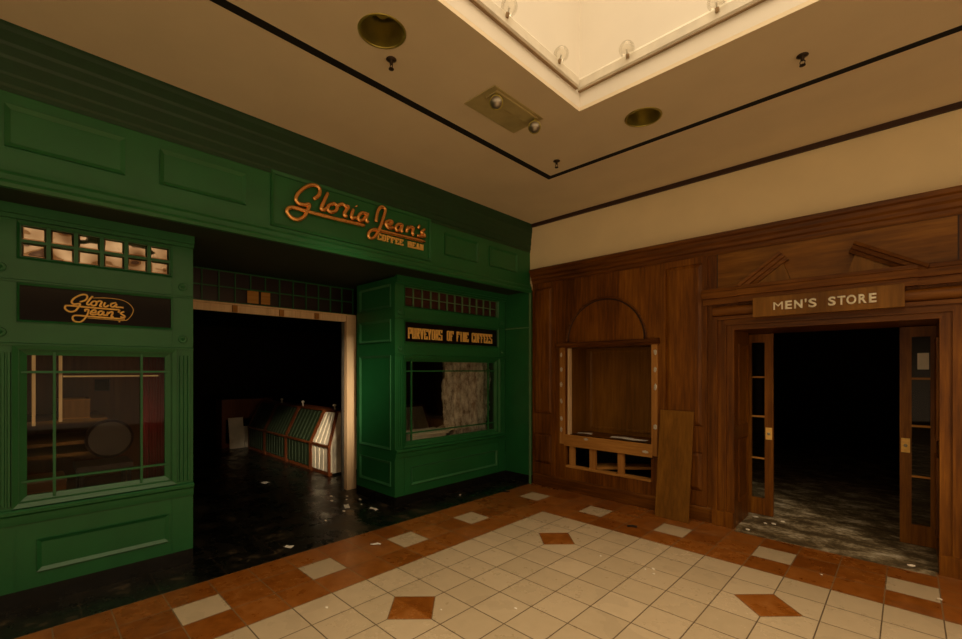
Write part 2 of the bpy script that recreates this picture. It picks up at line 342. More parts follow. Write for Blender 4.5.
SCR=[[(-5.008,2.243),(-4.975,2.26),(-4.963,2.289),(-4.978,2.304),(-5.008,2.294),(-5.041,2.266),(-5.054,2.238),(-5.041,2.222),(-5.006,2.229),(-5.016,2.201),(-5.034,2.172),(-5.064,2.162),(-5.09,2.18),(-5.089,2.2),(-5.069,2.208),(-4.893,2.205),(-4.767,2.205)],[(-4.931,2.296),(-4.949,2.27),(-4.965,2.237),(-4.959,2.226),(-4.944,2.232)],[(-4.925,2.259),(-4.941,2.24),(-4.933,2.222),(-4.912,2.229),(-4.909,2.254),(-4.925,2.259)],[(-4.909,2.25),(-4.891,2.263),(-4.877,2.257),(-4.888,2.224),(-4.875,2.222)],[(-4.856,2.256),(-4.864,2.227),(-4.85,2.221),(-4.834,2.237)],[(-4.787,2.26),(-4.817,2.249),(-4.82,2.228),(-4.803,2.226),(-4.784,2.249),(-4.79,2.227),(-4.764,2.226),(-4.739,2.225)],[(-4.975,2.171),(-4.975,2.188),(-4.957,2.188),(-4.959,2.165),(-4.975,2.122),(-5.003,2.089),(-5.036,2.09),(-5.049,2.113),(-5.039,2.134),(-5.003,2.137),(-4.946,2.135),(-4.733,2.132)],[(-4.936,2.164),(-4.912,2.173),(-4.917,2.19),(-4.936,2.181),(-4.944,2.156),(-4.925,2.151),(-4.904,2.16)],[(-4.872,2.184),(-4.893,2.178),(-4.896,2.154),(-4.88,2.155),(-4.864,2.181),(-4.869,2.156),(-4.853,2.154)],[(-4.839,2.183),(-4.847,2.147)],[(-4.842,2.165),(-4.817,2.185),(-4.809,2.176),(-4.817,2.146),(-4.803,2.144)],[(-4.764,2.205),(-4.773,2.182)],[(-4.736,2.193),(-4.759,2.177),(-4.733,2.157),(-4.736,2.146),(-4.761,2.148)],[(-4.768,2.111),(-4.766,2.104)]]
OVAL=[(-4.931,2.282),(-4.861,2.291),(-4.773,2.29),(-4.716,2.271),(-4.681,2.231),(-4.678,2.195),(-4.699,2.149),(-4.733,2.121),(-4.839,2.121),(-4.962,2.122)]
SKY_W = 310; WORLD_S = 1.15; BIN_FILL = 5.5; STORE_FILL = 2
# ================================================================= SETTING
ZC = 3.923
bm = B(); wb(bm, 0, 12.5, -14, .09, -.1, 0); struct('floor', bm, 'tile')
bm = B(); wb(bm, -9.5, 0, -14, 2.3, -.1, 0); struct('floor', bm, 'black')
bm = B(); wb(bm, .0, 8.2, .09, 9, -.1, 0); struct('floor', bm, 'carpet')
bm = B(); wb(bm, 2.76, 4.26, -.03, 0.09, -.02, .004); struct('floor', bm, 'carpet')
TC = lambda u, v, w: Vector((u, v, ZC + w))
bm = B(); slab(bm, TC, -.1, 12.5, -14, .15, 0, .03, [(1.11, 12.6, -14.1, -1.065)]); struct('ceiling', bm, 'ceil')
cans = [(1.63, -3.68), (2.43, -1.53)]
cells = [(x - .2, x + .2, y - .2, y + .2) for x, y in cans]
WELL = (2.08, 9.2, -6.8, -2.0)
bm = B(); slab(bm, TC, 1.17, 12.5, -14, -1.12, 0, .03, [WELL] + cells)
RC = .142
for x, y in cans:                            # the ceiling closes round each can light
    n = 32; o = []; i_ = []
    for k in range(n):
        a = 2 * math.pi * k / n + math.pi / 4; c, s_ = math.cos(a), math.sin(a); q = .2 / max(abs(c), abs(s_))
        o.append(bm.verts.new((x + c * q, y + s_ * q, ZC))); i_.append(bm.verts.new((x + c * RC, y + s_ * RC, ZC)))
    for k in range(n): bm.faces.new([o[k], o[(k + 1) % n], i_[(k + 1) % n], i_[k]])
struct('ceiling', bm, 'ceil')
bm = B(); slab(bm, TC, 1.105, 12.5, -14, -1.06, -.002, .029, [(1.175, 12.6, -14.1, -1.125)])
struct('trim_1', bm, 'slot')
# skylight well
u0, u1, v0, v1 = WELL
for nm, r in (('wall_well_west', (u0 - .1, u0, v0, v1)), ('wall_well_east', (u1, u1 + .1, v0, v1)), ('wall_well_north', (u0 - .1, u1 + .1, v1, v1 + .1)), ('wall_well_south', (u0 - .1, u1 + .1, v0 - .1, v0))):
    bm = B(); wb(bm, *r, ZC + .0305, 6.6); struct(nm, bm, 'well')
# upper wall over the wooden shopfront
bm = B(); wb(bm, -.12, 12.5, .091, .2, 3.206, ZC); wb(bm, -.12, .018, .11, .2, 2.91, 3.2); struct('wall_north', bm, 'cream')
bm = B(); lb(bm, FW(.09), 0.0, 12.5, ZC - .05, ZC, 0, .03); struct('trim_2', bm, 'browntrim')
# shells of the two dark shops
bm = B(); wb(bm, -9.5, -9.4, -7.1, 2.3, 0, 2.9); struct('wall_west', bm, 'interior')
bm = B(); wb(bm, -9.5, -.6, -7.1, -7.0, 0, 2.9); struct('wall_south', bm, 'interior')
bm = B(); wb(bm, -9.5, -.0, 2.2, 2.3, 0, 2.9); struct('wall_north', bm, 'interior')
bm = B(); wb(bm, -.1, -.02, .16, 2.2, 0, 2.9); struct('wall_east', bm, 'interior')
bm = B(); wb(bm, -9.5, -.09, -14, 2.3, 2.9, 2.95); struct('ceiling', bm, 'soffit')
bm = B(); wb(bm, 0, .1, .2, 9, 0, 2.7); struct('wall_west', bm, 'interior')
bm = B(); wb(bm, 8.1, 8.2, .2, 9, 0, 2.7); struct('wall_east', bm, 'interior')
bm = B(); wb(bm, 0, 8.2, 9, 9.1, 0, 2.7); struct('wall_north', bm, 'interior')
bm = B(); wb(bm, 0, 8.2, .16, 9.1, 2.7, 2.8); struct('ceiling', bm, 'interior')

# ================================================================= GREEN SHOPFRONT
XF = -.045
TF = FG(XF)
fa = thing('shopfront_fascia', 'long green panelled fascia with cornice running above the coffee shop', 'fascia', (XF, -2.8, 2.9))
bm = B(); lb(bm, TF, -13.9, .090, 2.96, 3.56, -.06, 0); obj('fascia_board', bm, 'green', fa)
bm = B(); prof(bm, TF, -13.9, .090, [(v, w * .5) for v, w in [(3.50, -.05), (3.50, .012), (3.53, .012), (3.545, .03), (3.60, .03), (3.615, .045), (3.70, .05), (3.72, .062), (3.78, .07), (3.80, .085), (3.87, .09), (3.90, .10), (ZC, .10), (ZC, -.05)]])
obj('cornice', bm, 'green_shaded', fa)
bm = B(); prof(bm, TF, -13.9, .090, [(2.905, -.05), (2.88, .0), (2.88, .042), (2.905, .05), (2.925, .042), (2.93, .032), (2.965, .03), (2.985, .02), (2.99, .014), (3.02, .012), (3.02, -.05)])
obj('lower_moulding', bm, 'green', fa)
for a, b in ((-5.40, -4.79), (-4.58, -3.96), (-1.65, -1.06), (-.83, -.23), (-6.3, -5.62)):
    bm = B(); ring(bm, TF, (a, b, 3.15, 3.42), .028, .016, .002, -.005); obj('panel_moulding', bm, 'green', fa)
bm = B(); ring(bm, TF, (-3.75, -1.88, 3.025, 3.53), .03, .02, .012, -.005); obj('sign_surround', bm, 'green', fa)

def coffee_script(parent, strokes, T, r, mat, w):
    for st in strokes:
        bm = B(); p = spline(st)
        tube(bm, [T(y, z, w) for y, z in p], r, 8); obj('letter_stroke', bm, mat, parent, smooth=True)
sg = thing('script_sign', 'gold script sign Gloria Jean\'s Coffee Bean on the green fascia', 'sign', (XF, -2.8, 3.1))
coffee_script(sg, SIGN, TF, .020, 'gold', .026)
for i, ch in enumerate('COFFEE BEAN'):
    if ch == ' ': continue
    bm = B(); glyph(bm, TF, ch, -2.635 + i * .0585, 3.132, .054, .062, .003, .022, .015, .007); obj('letter', bm, 'goldpaint', sg)

T5 = FG(-.5)
def bay(name, label, y0, y1, a, b, ncol, mun, pil, glassmt, low=-.5):
    t = thing(name, label, 'display window', (-.5, (y0 + y1) / 2, 0))
    bm = B(); slab(bm, T5, y0, y1, .12, 2.88, -.07, 0, [(a, b, 2.53, 2.78), (a, b, 2.075, 2.335), (a, b, .76, 1.86)]); obj('bay_front', bm, 'green', t)
    bm = B(); lb(bm, T5, y0, y1, 0, .12, -.07, .004); obj('kick_plate', bm, 'blackbase', t)
    bm = B(); lb(bm, T5, y0 - .0, y1, 2.80, 2.9, 0, .03); lb(bm, T5, y0, y1, 2.83, 2.9, .03, .05); obj('top_rail', bm, 'green', t)
    for v in (2.352, 1.895):
        bm = B(); prof(bm, T5, y0, y1, [(v, 0), (v, .012), (v + .012, .012), (v + .018, 0)]); obj('rail_moulding', bm, 'green', t)
    bm = B(); prof(bm, T5, y0, y1, [(.60, 0), (.60, .012), (.63, .018), (.665, .022), (.68, .04), (.70, .042), (.712, .03), (.715, 0)]); obj('sill', bm, 'green', t)
    bm = B(); ring(bm, T5, (a - .035, b + .035, .722, 1.895), .03, .028, .014, -.003); obj('window_frame', bm, 'green', t)
    bm = B(); ring(bm, T5, (a - .0, b + .0, .755, 1.865), .04, -.012, -.03, -.06); obj('inner_frame', bm, 'green', t)
    bm = B(); ring(bm, T5, (a - .012, b + .012, 2.065, 2.345), .014, .016, .004, -.003); obj('sign_frame', bm, 'green', t)
    bm = B(); ring(bm, T5, (a - .012, b + .012, 2.52, 2.79), .014, .014, .002, -.003); obj('transom_frame', bm, 'green', t)
    bm = B(); ring(bm, T5, (a + .09, b - .02, .235, .47), .026, .016, .002, -.003); obj('panel_moulding', bm, 'green_bead' if ncol > 8 else 'green', t)
    for p0, p1 in pil:
        bm = B(); n = 4; w_ = (p1 - p0 - .03) / n
        for k in range(n):
            u = p0 + .015 + k * w_
            prof_u = [(u + .004, .0), (u + .008, .013), (u + w_ - .010, .013), (u + w_ - .006, .0)]
            A_ = [bm.verts.new(T5(q, .74, w)) for q, w in prof_u]; B_ = [bm.verts.new(T5(q, 1.84, w)) for q, w in prof_u]
            for k2 in range(4): bm.faces.new([A_[k2], A_[(k2 + 1) % 4], B_[(k2 + 1) % 4], B_[k2]])
            bm.faces.new(A_); bm.faces.new(B_[::-1])
        obj('fluting', bm, 'green', t)
        bm = B(); e = p0 if p0 > (a + b) / 2 else p1
        for v in (.5,): lb(bm, T5, e - .004, e + .004, .12, 2.80, 0, .006)
        obj('edge_bead', bm, 'green', t)
        for v in (2.445, 1.985, .645):
            c = (p0 + p1) / 2; rr = .034 if v > 1 else .02
            bm = B(); lathe(bm, lambda x, y, w: T5(c + x, v + y, w), [(rr, .0), (rr, .008), (rr * .9, .014), (rr * .65, .012), (rr * .5, .006), (rr * .32, .012), (rr * .2, .02), (.001, .022)], 20)
            obj('rosette', bm, 'green', t, smooth=True)
    bm = B(); mw = .0085
    for u in mun: lb(bm, T5, u - mw, u + mw, .77, 1.85, -.035, -.012)
    for v in (.90, 1.70): lb(bm, T5, a + .01, b - .01, v - mw, v + mw, -.034, -.013)
    obj('muntin_grid', bm, 'green', t)
    bm = B(); lb(bm, T5, a + .02, b - .02, .78, 1.84, -.040, -.036); obj('window_pane', bm, 'glass', t)
    bm = B(); step = (b - a) / ncol; tw = .012 if ncol < 8 else .006
    for k in range(ncol):
        for v_0, v_1 in ((2.53, 2.655), (2.655, 2.78)):
            r = (a + k * step + tw * .6, a + (k + 1) * step - tw * .6, v_0 + tw * .5, v_1 - tw * .5)
            c = min(.018, step * .15)
            u_0, u_1, q0, q1 = r
            O = [(u_0, q0), (u_1, q0), (u_1, q1), (u_0, q1)]; I_ = [(u_0 + c, q0 + c), (u_1 - c, q0 + c), (u_1 - c, q1 - c), (u_0 + c, q1 - c)]
            ov = [bm.verts.new(T5(*p, -.035)) for p in O]; iv = [bm.verts.new(T5(*p, -.030)) for p in I_]; bk = [bm.verts.new(T5(*p, -.045)) for p in O]
            for k2 in range(4):
                n2 = (k2 + 1) % 4; bm.faces.new([ov[k2], ov[n2], iv[n2], iv[k2]]); bm.faces.new([bk[k2], bk[n2], ov[n2], ov[k2]])
            bm.faces.new(iv); bm.faces.new(bk[::-1])
    obj('transom_glass', bm, glassmt, t)
    bm = B()
    for k in range(ncol + 1): lb(bm, T5, a + k * step - tw, a + k * step + tw, 2.53, 2.78, -.04, -.012)
    for v in (2.532, 2.655, 2.778): lb(bm, T5, a, b, v - tw * .8, v + tw * .8, -.039, -.013)
    obj('transom_bars', bm, 'green' if ncol < 8 else 'green_pale', t)  # right bay bars paler, the light they catch is in the colour
    return t
bl = bay('display_bay', 'green shop window bay at the far left, with the gold script sign above its window', -5.51, -4.25, -5.335, -4.415, 6, (-5.15, -4.62), ((-4.405, -4.255), (-5.505, -5.355)), 'bevelglass')
bm = B(); wb(bm, -1.4, -.57, -4.33, -4.25, .12, 2.88); obj('side_panel', bm, 'green', bl)
bm = B(); lb(bm, T5, -5.27, -5.25, 1.30, 1.83, -.05, -.042); lb(bm, T5, -5.125, -5.105, 1.32, 1.83, -.05, -.042); lb(bm, T5, -5.10, -4.50, 1.66, 1.672, -.05, -.042); obj('lit_edge_strip', bm, 'pine', bl)  # pale strips that paint the light on the inner muntin edges
br = bay('display_bay', 'green shop window bay beside the inside corner, under the twelve column transom', -2.07, .04, -1.915, -.145, 12, (-1.80, -.335), ((-2.065, -1.925), (-.115, .035)), 'darkglass')
TS = FW(-2.07)                                # side of the right bay, seen from the doorway
bm = B(); lb(bm, TS, -1.40, -.57, .12, 2.88, -.06, 0); obj('side_panel', bm, 'green', br)
bm = B(); lb(bm, TS, -1.40, -.571, 0, .12, -.06, .004); obj('kick_plate', bm, 'blackbase', br)
for v_0, v_1 in ((2.51, 2.80), (2.075, 2.355), (.705, 1.90), (.245, .555)):
    bm = B(); ring(bm, TS, (-1.31, -.585, v_0, v_1), .028, .016, .002, -.003); obj('panel_moulding', bm, 'green_bead', br)
# green return between the bay and the wooden wall
TR = FW(.045)
rt = thing('return_panel', 'plain green side panel in the inside corner next to the wooden wall', 'panel', (-.25, .05, 0))
bm = B(); lb(bm, TR, -.5, 0.0, .12, 2.9, -.10, 0); obj('board', bm, 'green', rt)
bm = B(); lb(bm, TR, -.495, 0.0, 0, .12, -.10, .003); obj('kick_plate', bm, 'blackbase', rt)
bm = B(); lb(bm, TR, -.495, -.02, 2.352, 2.366, 0, .012); obj('rail_moulding', bm, 'green_pale', rt)
bm = B(); lb(bm, TR, -.015, .015, 0, 2.879, .0, .022); obj('corner_bead', bm, 'green_pale', rt)
# plain green front running on beyond the left edge
pf = thing('plain_shopfront', 'plain green shopfront boarding beyond the left display bay', 'shopfront', (-.5, -7, 0))
bm = B(); lb(bm, T5, -13.9, -5.515, .12, 2.895, -.07, 0); obj('board', bm, 'green', pf)
bm = B(); lb(bm, T5, -13.9, -5.515, 0, .12, -.07, .004); obj('kick_plate', bm, 'blackbase', pf)

# black sign panels
s1 = thing('window_sign', 'black glossy sign with gold script Gloria Jean\'s inside an oval line', 'sign', (-.5, -4.87, 2.08))
bm = B(); lb(bm, T5, -5.335, -4.415, 2.077, 2.333, -.05, -.012); obj('sign_board', bm, 'blackgloss', s1)
TG = FG(-.512)
coffee_script(s1, SCR, TG, .0068, 'goldpaint', .002)
bm = B(); tube(bm, [TG(y, z, .001) for y, z in spline(OVAL)], .0025, 6); obj('oval_line', bm, 'goldpaint', s1)
s2 = thing('window_sign', 'narrow black sign reading Purveyors of Fine Coffees in gold slab letters', 'sign', (-.5, -1.03, 2.08))
bm = B(); lb(bm, T5, -1.915, -.145, 2.077, 2.333, -.05, -.012); obj('sign_board', bm, 'blackgloss', s2)
for wd, a, b in (('PURVEYORS', -1.865, -1.275), ('OF', -1.195, -1.065), ('FINE', -1.01, -.77), ('COFFEES', -.705, -.255)):
    slabword(TG, wd, a, b, 2.128, .125, -.001, .006, .022, .016, 'goldpaint', s2)

# bare timber frame of the doorway
XD = -1.68
TD = FG(XD)
df = thing('timber_door_frame', 'bare pine stud frame round the open coffee shop doorway', 'door frame', (XD, -3.1, 0))
bm = B(); lb(bm, TD, -4.24, -2.09, 2.40, 2.49, -.02, .02); obj('header', bm, 'pine', df)
bm = B(); lb(bm, TD, -4.24, -2.09, 2.485, 2.505, -.02, .05); obj('header_ledge', bm, 'pine', df)
for u in (-3.58, -3.03, -2.56):
    bm = B(); lb(bm, TD, u, u + .055, 2.402, 2.483, .021, .045); obj('block', bm, 'raw_v', df)
bm = B(); lb(bm, TD, -2.085, -1.94, 0, 2.505, -.04, .04); obj('jamb', bm, 'pine', df)
bm = B(); lb(bm, TD, -4.24, -4.20, 0, 2.39, -.04, .05); obj('jamb', bm, 'pine', df)
bm = B(); lb(bm, TD, -2.14, -2.12, 0, 2.39, -.03, .01); obj('track', bm, 'steel', df)
tr = thing('door_transom', 'dark small-paned transom over the coffee shop doorway', 'window', (XD, -3.1, 2.5))
bm = B(); lb(bm, TD, -4.24, -1.94, 2.51, 2.89, -.045, -.03); obj('transom_glass', bm, 'blackglass', tr)
bm = B()
for k in range(14): lb(bm, TD, -4.24 + k * .175, -4.228 + k * .175, 2.51, 2.89, -.028, -.01)
for v in (2.51, 2.69, 2.875): lb(bm, TD, -4.24, -1.94, v, v + .014, -.027, -.011)
obj('transom_bars', bm, 'green', tr)
for y0_, y1_, lab in ((-3.40, -3.27, 'left one of two painted pale reflections on the dark transom over the doorway'), (-3.24, -3.13, 'right one of two painted pale reflections on the dark transom over the doorway')):
    bm = B(); lb(bm, TD, y0_, y1_, 2.535, 2.685, -.0095, -.006); tag(obj('pane_reflection', bm, 'raw'), lab, 'pane_reflection')  # raised pale rectangles that paint a reflection in the transom glass
cl = thing('wall_bracket', 'small pale clip on the wall left of the pine door header', 'bracket', (-1.3, -4.2, 2.5))
bm = B(); wb(bm, -1.36, -1.26, -4.249, -4.15, 2.56, 2.59); wb(bm, -1.36, -1.33, -4.18, -4.15, 2.50, 2.56); obj('clip', bm, 'white', cl)

# coffee bin counter inside
def bin_unit(label, T, u0, u1, mat, hip=False, group=None, base=(0, 0, 0)):
    t = thing('coffee_bin_unit', label, 'display unit', base, group)
    dp = .55
    s1_ = .2 if hip else 0
    pts0 = [(.03, 0), (.47, 0), (1.0, -.25), (1.0, -dp), (.03, -dp)]
    bm = B(); ra = []; rb = []
    for v, w in pts0:
        ra.append(bm.verts.new(T(u0 + .012, v, w - .012)))
        top = v > .9
        rb.append(bm.verts.new(T(u1 - .012 - (s1_ if top else 0), v, w - .012)))
    n = 5
    for k in range(n): bm.faces.new([ra[k], ra[(k + 1) % n], rb[(k + 1) % n], rb[k]])
    bm.faces.new(ra); bm.faces.new(rb[::-1]); obj('carcass', bm, 'dark' if mat != 'white' else 'white', t)
    ns = max(3, int((u1 - u0) / .13))
    def slats(name, vb, wb__, vt, wt, sh):
        bm = B()
        for k in range(ns):
            f0 = (k + .12) / ns; f1 = (k + .82) / ns
            U = lambda f, top: u0 + .03 + f * (u1 - u0 - .06 - (s1_ if top else 0))
            P = [T(U(f0, 0), vb, wb__ - .01), T(U(f0, 0), vb, wb__ + .012), T(U(f0, sh), vt, wt - .01), T(U(f0, sh), vt, wt + .012), T(U(f1, 0), vb, wb__ - .01), T(U(f1, 0), vb, wb__ + .012), T(U(f1, sh), vt, wt - .01), T(U(f1, sh), vt, wt + .012)]
            hexa(bm, P)
        obj(name, bm, mat, t)
    slats('lower_slats', .06, 0, .45, 0, 0); slats('upper_slats', .49, -.008, .98, -.245, 1)
    for e, sgn, sh in ((u0, 1, 0), (u1, -1, s1_)):
        bm = B(); q = .05 * sgn
        tube(bm, [T(e + q * .5, .0, .0), T(e + q * .5, .47, .0)], .028, 4); tube(bm, [T(e + q * .5, .47, .0), T(e + q * .5 - sh, 1.0, -.25)], .028, 4); obj('post', bm, 'red', t)
    bm = B(); lb(bm, T, u0, u1, .455, .485, -.02, .03); obj('mid_rail', bm, 'red', t)
    bm = B(); lb(bm, T, u0 + .01, u1 - .01, .0, .05, -.05, .01); obj('plinth', bm, 'red', t)
    bm = B(); lb(bm, T, u0, u1 - s1_, .995, 1.02, -dp, -.235); obj('counter_top', bm, 'red', t)
TB = FW(-1.85)
bin_unit('cream slatted coffee bin unit at the near corner of the counter, beside the pine jamb', TB, -3.25, -2.6, 'white', True, base=(-2.9, -1.8, 0))
for (a, b), lab in zip(((-4.27, -3.26), (-5.32, -4.28), (-6.25, -5.33)), ('green slatted coffee bin unit directly left of the cream corner unit', 'green slatted coffee bin unit in the middle of the counter row', 'darkest slatted coffee bin unit at the far end of the counter row')):
    bin_unit(lab, TB, a, b, 'green_box', base=((a + b) / 2, -1.8, 0))
TE = FG(-2.6)
for (a, b), lab in zip(((-1.24, -.5), (-.49, .3)), ('cream slatted bin unit on the end of the counter, next to the corner unit', 'cream slatted bin unit seen through the right shop window')):
    bin_unit(lab, TE, a, b, 'white', base=(-2.7, (a + b) / 2, 0))
for x, y, lab in ((-3.1, -1.5, 'small pale knob on the counter above the cream corner unit'), (-4.35, -1.5, 'small pale knob on the counter above the green bins'), (-5.35, -1.5, 'small pale knob standing farther down the counter')):
    bm = B(); lathe(bm, lambda a, b, w: Vector((x + a, y + b, 1.0195 + w)), [(.015, 0), (.015, .06), (.03, .065), (.03, .09), (.012, .10)], 12); tag(obj('counter_knob', bm, 'white'), lab, 'knob')
# pale boards and brown box at the back of the shop
bx_ = thing('storage_box', 'brown cabinet standing at the back of the dark coffee shop', 'cabinet', (-6.8, -1.8, 0))
bm = B(); slab(bm, FG(-6.62), -2.28, -1.2, 0, 1.06, -.4, 0, [(-2.2, -1.3, .1, .62)]); obj('carcass', bm, 'red', bx_)
for y0_, y1_, a, hh, lab in ((-2.17, -1.87, .12, .66, 'wide cream board leaning on the brown cabinet at the back'), (-1.85, -1.74, .16, .45, 'short cream board leaning beside the wide one at the back')):
    bm = B(); hexa(bm, [Vector(p) for p in ((-6.44, y0_, 0), (-6.46, y0_, 0), (-6.44 - a, y0_, hh), (-6.46 - a, y0_, hh), (-6.44, y1_, 0), (-6.46, y1_, 0), (-6.44 - a, y1_, hh), (-6.46 - a, y1_, hh))])
    tag(obj('loose_board', bm, 'white'), lab, 'board')

# right window display
pd = thing('display_platform', 'low dark display shelf inside the right shop window', 'shelf', (-1.0, -1.0, 0))
bm = B(); wb(bm, -1.38, -.58, -1.99, .03, .60, .66); obj('shelf_board', bm, 'interior', pd)
bm = B(); wb(bm, -1.38, -1.34, -1.99, .03, 0, .60); obj('shelf_back', bm, 'interior', pd)
bm = B(); wb(bm, -1.2, -.62, .035, .044, 0, .60); obj('shelf_side', bm, 'interior', pd)
# crinkled sheeting hanging behind the window
bm = B(); nx, nz = 46, 44; gr = []
for i in range(nx + 1):
    row = []
    for j in range(nz + 1):
        f = i / nx; h = j / nz
        y = -.98 + f * 1.0 + .03 * math.sin(h * 9) * (1 - f); z = .665 + h * 1.25
        x = -.86 + .045 * math.sin(f * 37 + h * 3) + .02 * math.sin(f * 90 + h * 17) + random.uniform(-.014, .014)
        row.append((x, y, z))
    gr.append(row)
up = [[bm.verts.new(p) for p in r] for r in gr]; dn = [[bm.verts.new((p[0] - .006, p[1], p[2])) for p in r] for r in gr]
for i in range(nx):
    for j in range(nz):
        bm.faces.new([up[i][j], up[i + 1][j], up[i + 1][j + 1], up[i][j + 1]]); bm.faces.new([dn[i][j], dn[i][j + 1], dn[i + 1][j + 1], dn[i + 1][j]])
for i in range(nx):
    for j in (0, nz): bm.faces.new([up[i][j], up[i + 1][j], dn[i + 1][j], dn[i][j]])
for j in range(nz):
    for i in (0, nx): bm.faces.new([up[i][j], up[i][j + 1], dn[i][j + 1], dn[i][j]])
tag(obj('hanging_sheet', bm, 'foil', smooth=True), 'crinkled grey sheeting hanging behind the right shop window', 'curtain')
wbx = thing('carton', 'open cream carton lying on the shelf in the right shop window', 'box', (-1.0, -1.1, .66))
T_ = FG(-.8)
bm = B(); slab(bm, lambda u, v, w: Vector((-.72 - v, u, .66 + w)), -1.66, -1.02, 0, .34, 0, .17, [(-1.65, -1.03, .012, .328)]); wb(bm, -1.06, -.72, -1.66, -1.02, .66, .67); obj('carton_body', bm, 'white', wbx)
bm = B(); hexa(bm, [Vector(p) for p in ((-.73, -1.01, .80), (-.73, -1.01, .81), (-1.05, -1.01, .80), (-1.05, -1.01, .81), (-.73, -.80, .86), (-.73, -.80, .87), (-1.05, -.80, .86), (-1.05, -.80, .87))]); obj('flap', bm, 'white', wbx)
bm = B(); hexa(bm, [Vector(p) for p in ((-.70, -1.64, .82), (-.70, -1.64, .83), (-1.04, -1.60, .84), (-1.04, -1.60, .85), (-.70, -.98, .80), (-.70, -.98, .81), (-1.04, -.98, .845), (-1.04, -.98, .855))]); obj('lid', bm, 'white', wbx)

# left window display
pl = thing('display_platform', 'brown wooden display platform inside the left shop window', 'shelf', (-1.1, -4.9, 0))
bm = B(); wb(bm, -1.9, -.58, -5.5, -4.34, .56, .62); obj('shelf_board', bm, 'mahog_h', pl)
bm = B(); wb(bm, -1.9, -1.86, -5.5, -4.34, 0, .56); obj('shelf_back', bm, 'interior', pl)
bm = B(); slab(bm, FG(-1.88), -5.5, -4.34, .62, 2.3, -.03, 0, [(-4.80, -4.68, 1.5, 1.62)]); tag(obj('partition', bm, 'red'), 'brown boarded partition behind the left window display', 'partition')
bm = B()
pc = [(-4.36 - .17 * k / 26, -1.55 + .03 * math.sin(k * 1.9)) for k in range(27)]
f_ = [bm.verts.new((x + .50, y, .63)) for y, x in pc]; g_ = [bm.verts.new((x + .50, y, 1.9)) for y, x in pc]
fb_ = [bm.verts.new((x + .49, y, .63)) for y, x in pc]; gb_ = [bm.verts.new((x + .49, y, 1.9)) for y, x in pc]
for k in range(26):
    bm.faces.new([f_[k], f_[k + 1], g_[k + 1], g_[k]]); bm.faces.new([fb_[k], gb_[k], gb_[k + 1], fb_[k + 1]])
    bm.faces.new([f_[k], fb_[k], fb_[k + 1], f_[k + 1]]); bm.faces.new([g_[k], g_[k + 1], gb_[k + 1], gb_[k]])
bm.faces.new([f_[0], g_[0], gb_[0], fb_[0]]); bm.faces.new([f_[-1], fb_[-1], gb_[-1], g_[-1]])
tag(obj('red_curtain', bm, 'redcloth', smooth=True), 'dark red cloth hanging at the right side of the left window', 'curtain')
ck = thing('wooden_crate', 'wooden crate with pale rims on the upper shelf behind the left window', 'crate', (-1.3, -5.0, 1.3))
bm = B(); slab(bm, lambda u, v, w: Vector((-1.1 - v, u, 1.30 + w)), -5.10, -4.90, 0, .3, 0, .15, [(-5.09, -4.91, .01, .29)]); wb(bm, -1.39, -1.11, -5.09, -4.91, 1.3, 1.31); obj('crate_body', bm, 'oak', ck)
for z in (1.29, 1.45):
    bm = B(); slab(bm, lambda u, v, w: Vector((-1.095 - v, u, z + w)), -5.105, -4.895, 0, .31, 0, .012, [(-5.09, -4.91, .015, .295)]); obj('rim', bm, 'raw', ck)
for z, y1_, lab in ((1.26, -4.78, 'upper wooden shelf with rounded end behind the left window'), (1.07, -4.86, 'middle wooden shelf behind the left window'), (.97, -4.88, 'lower wooden shelf behind the left window')):
    bm = B(); wb(bm, -1.85, -1.08, -5.45, y1_, z, z + .028); tag(obj('shelf_board', bm, 'oak'), lab, 'shelf')
ch = thing('round_back_seat', 'dark round-backed wooden seat standing in the left shop window', 'chair', (-1.2, -4.8, .62))
bm = B(); TQ = lambda x, y, w: Vector((-1.02 - w, -4.77 + x, 1.10 + y))
lathe(bm, TQ, [(.08, 0), (.15, 0), (.172, .02), (.172, .045), (.15, .06), (.08, .06)], 36); obj('round_back', bm, 'peach', ch, smooth=False)
bm = B(); lathe(bm, TQ, [(.001, .02), (.15, .02), (.15, .035), (.001, .035)], 36, False); obj('back_panel', bm, 'dark', ch)
bm = B(); wb(bm, -1.30, -.92, -5.0, -4.62, .84, .89); obj('seat', bm, 'peach', ch)
for x in (-1.28, -.96):
    for y in (-4.98, -4.66): bm = B(); wb(bm, x, x + .03, y, y + .03, .62, .84); obj('leg', bm, 'peach', ch)
bm = B(); wb(bm, -1.3, -.9, -5.32, -5.06, .62, .82); tag(obj('wooden_block', bm, 'mahog_h', bevel=.01), 'low brown box on the platform at the lower left of the left window', 'box')

# ================================================================= WOODEN SHOPFRONT
YW = .09
TW = FW(YW)
ws = thing('wooden_shopfront', 'dark mahogany panelled shopfront with arch and pilasters around the men\'s store door', 'shopfront', (2.3, YW, 0))
NI = (.62, 1.82, .80, 2.03); LO = (.60, 1.82, .36, .635); DO = (2.74, 4.28, 0, 2.15)
bm = B(); slab(bm, TW, .02, 12.5, 0, 3.20, -.06, 0, [NI, LO, DO]); obj('wall_panelling', bm, 'mahog', ws)
bm = B(); prof(bm, TW, .01, 12.5, [(3.0, .0), (3.0, .012), (3.02, .02), (3.05, .022), (3.065, .04), (3.10, .045), (3.12, .065), (3.16, .07), (3.175, .09), (3.205, .095), (3.22, .08), (3.225, .0)]); obj('cornice', bm, 'mahog_h', ws)
for a, b in ((.02, 2.53), (4.50, 12.5)):
    bm = B(); prof(bm, TW, a, b, [(0, 0), (0, .022), (.15, .022), (.165, .012), (.17, 0)]); obj('baseboard', bm, 'mahog_h', ws)
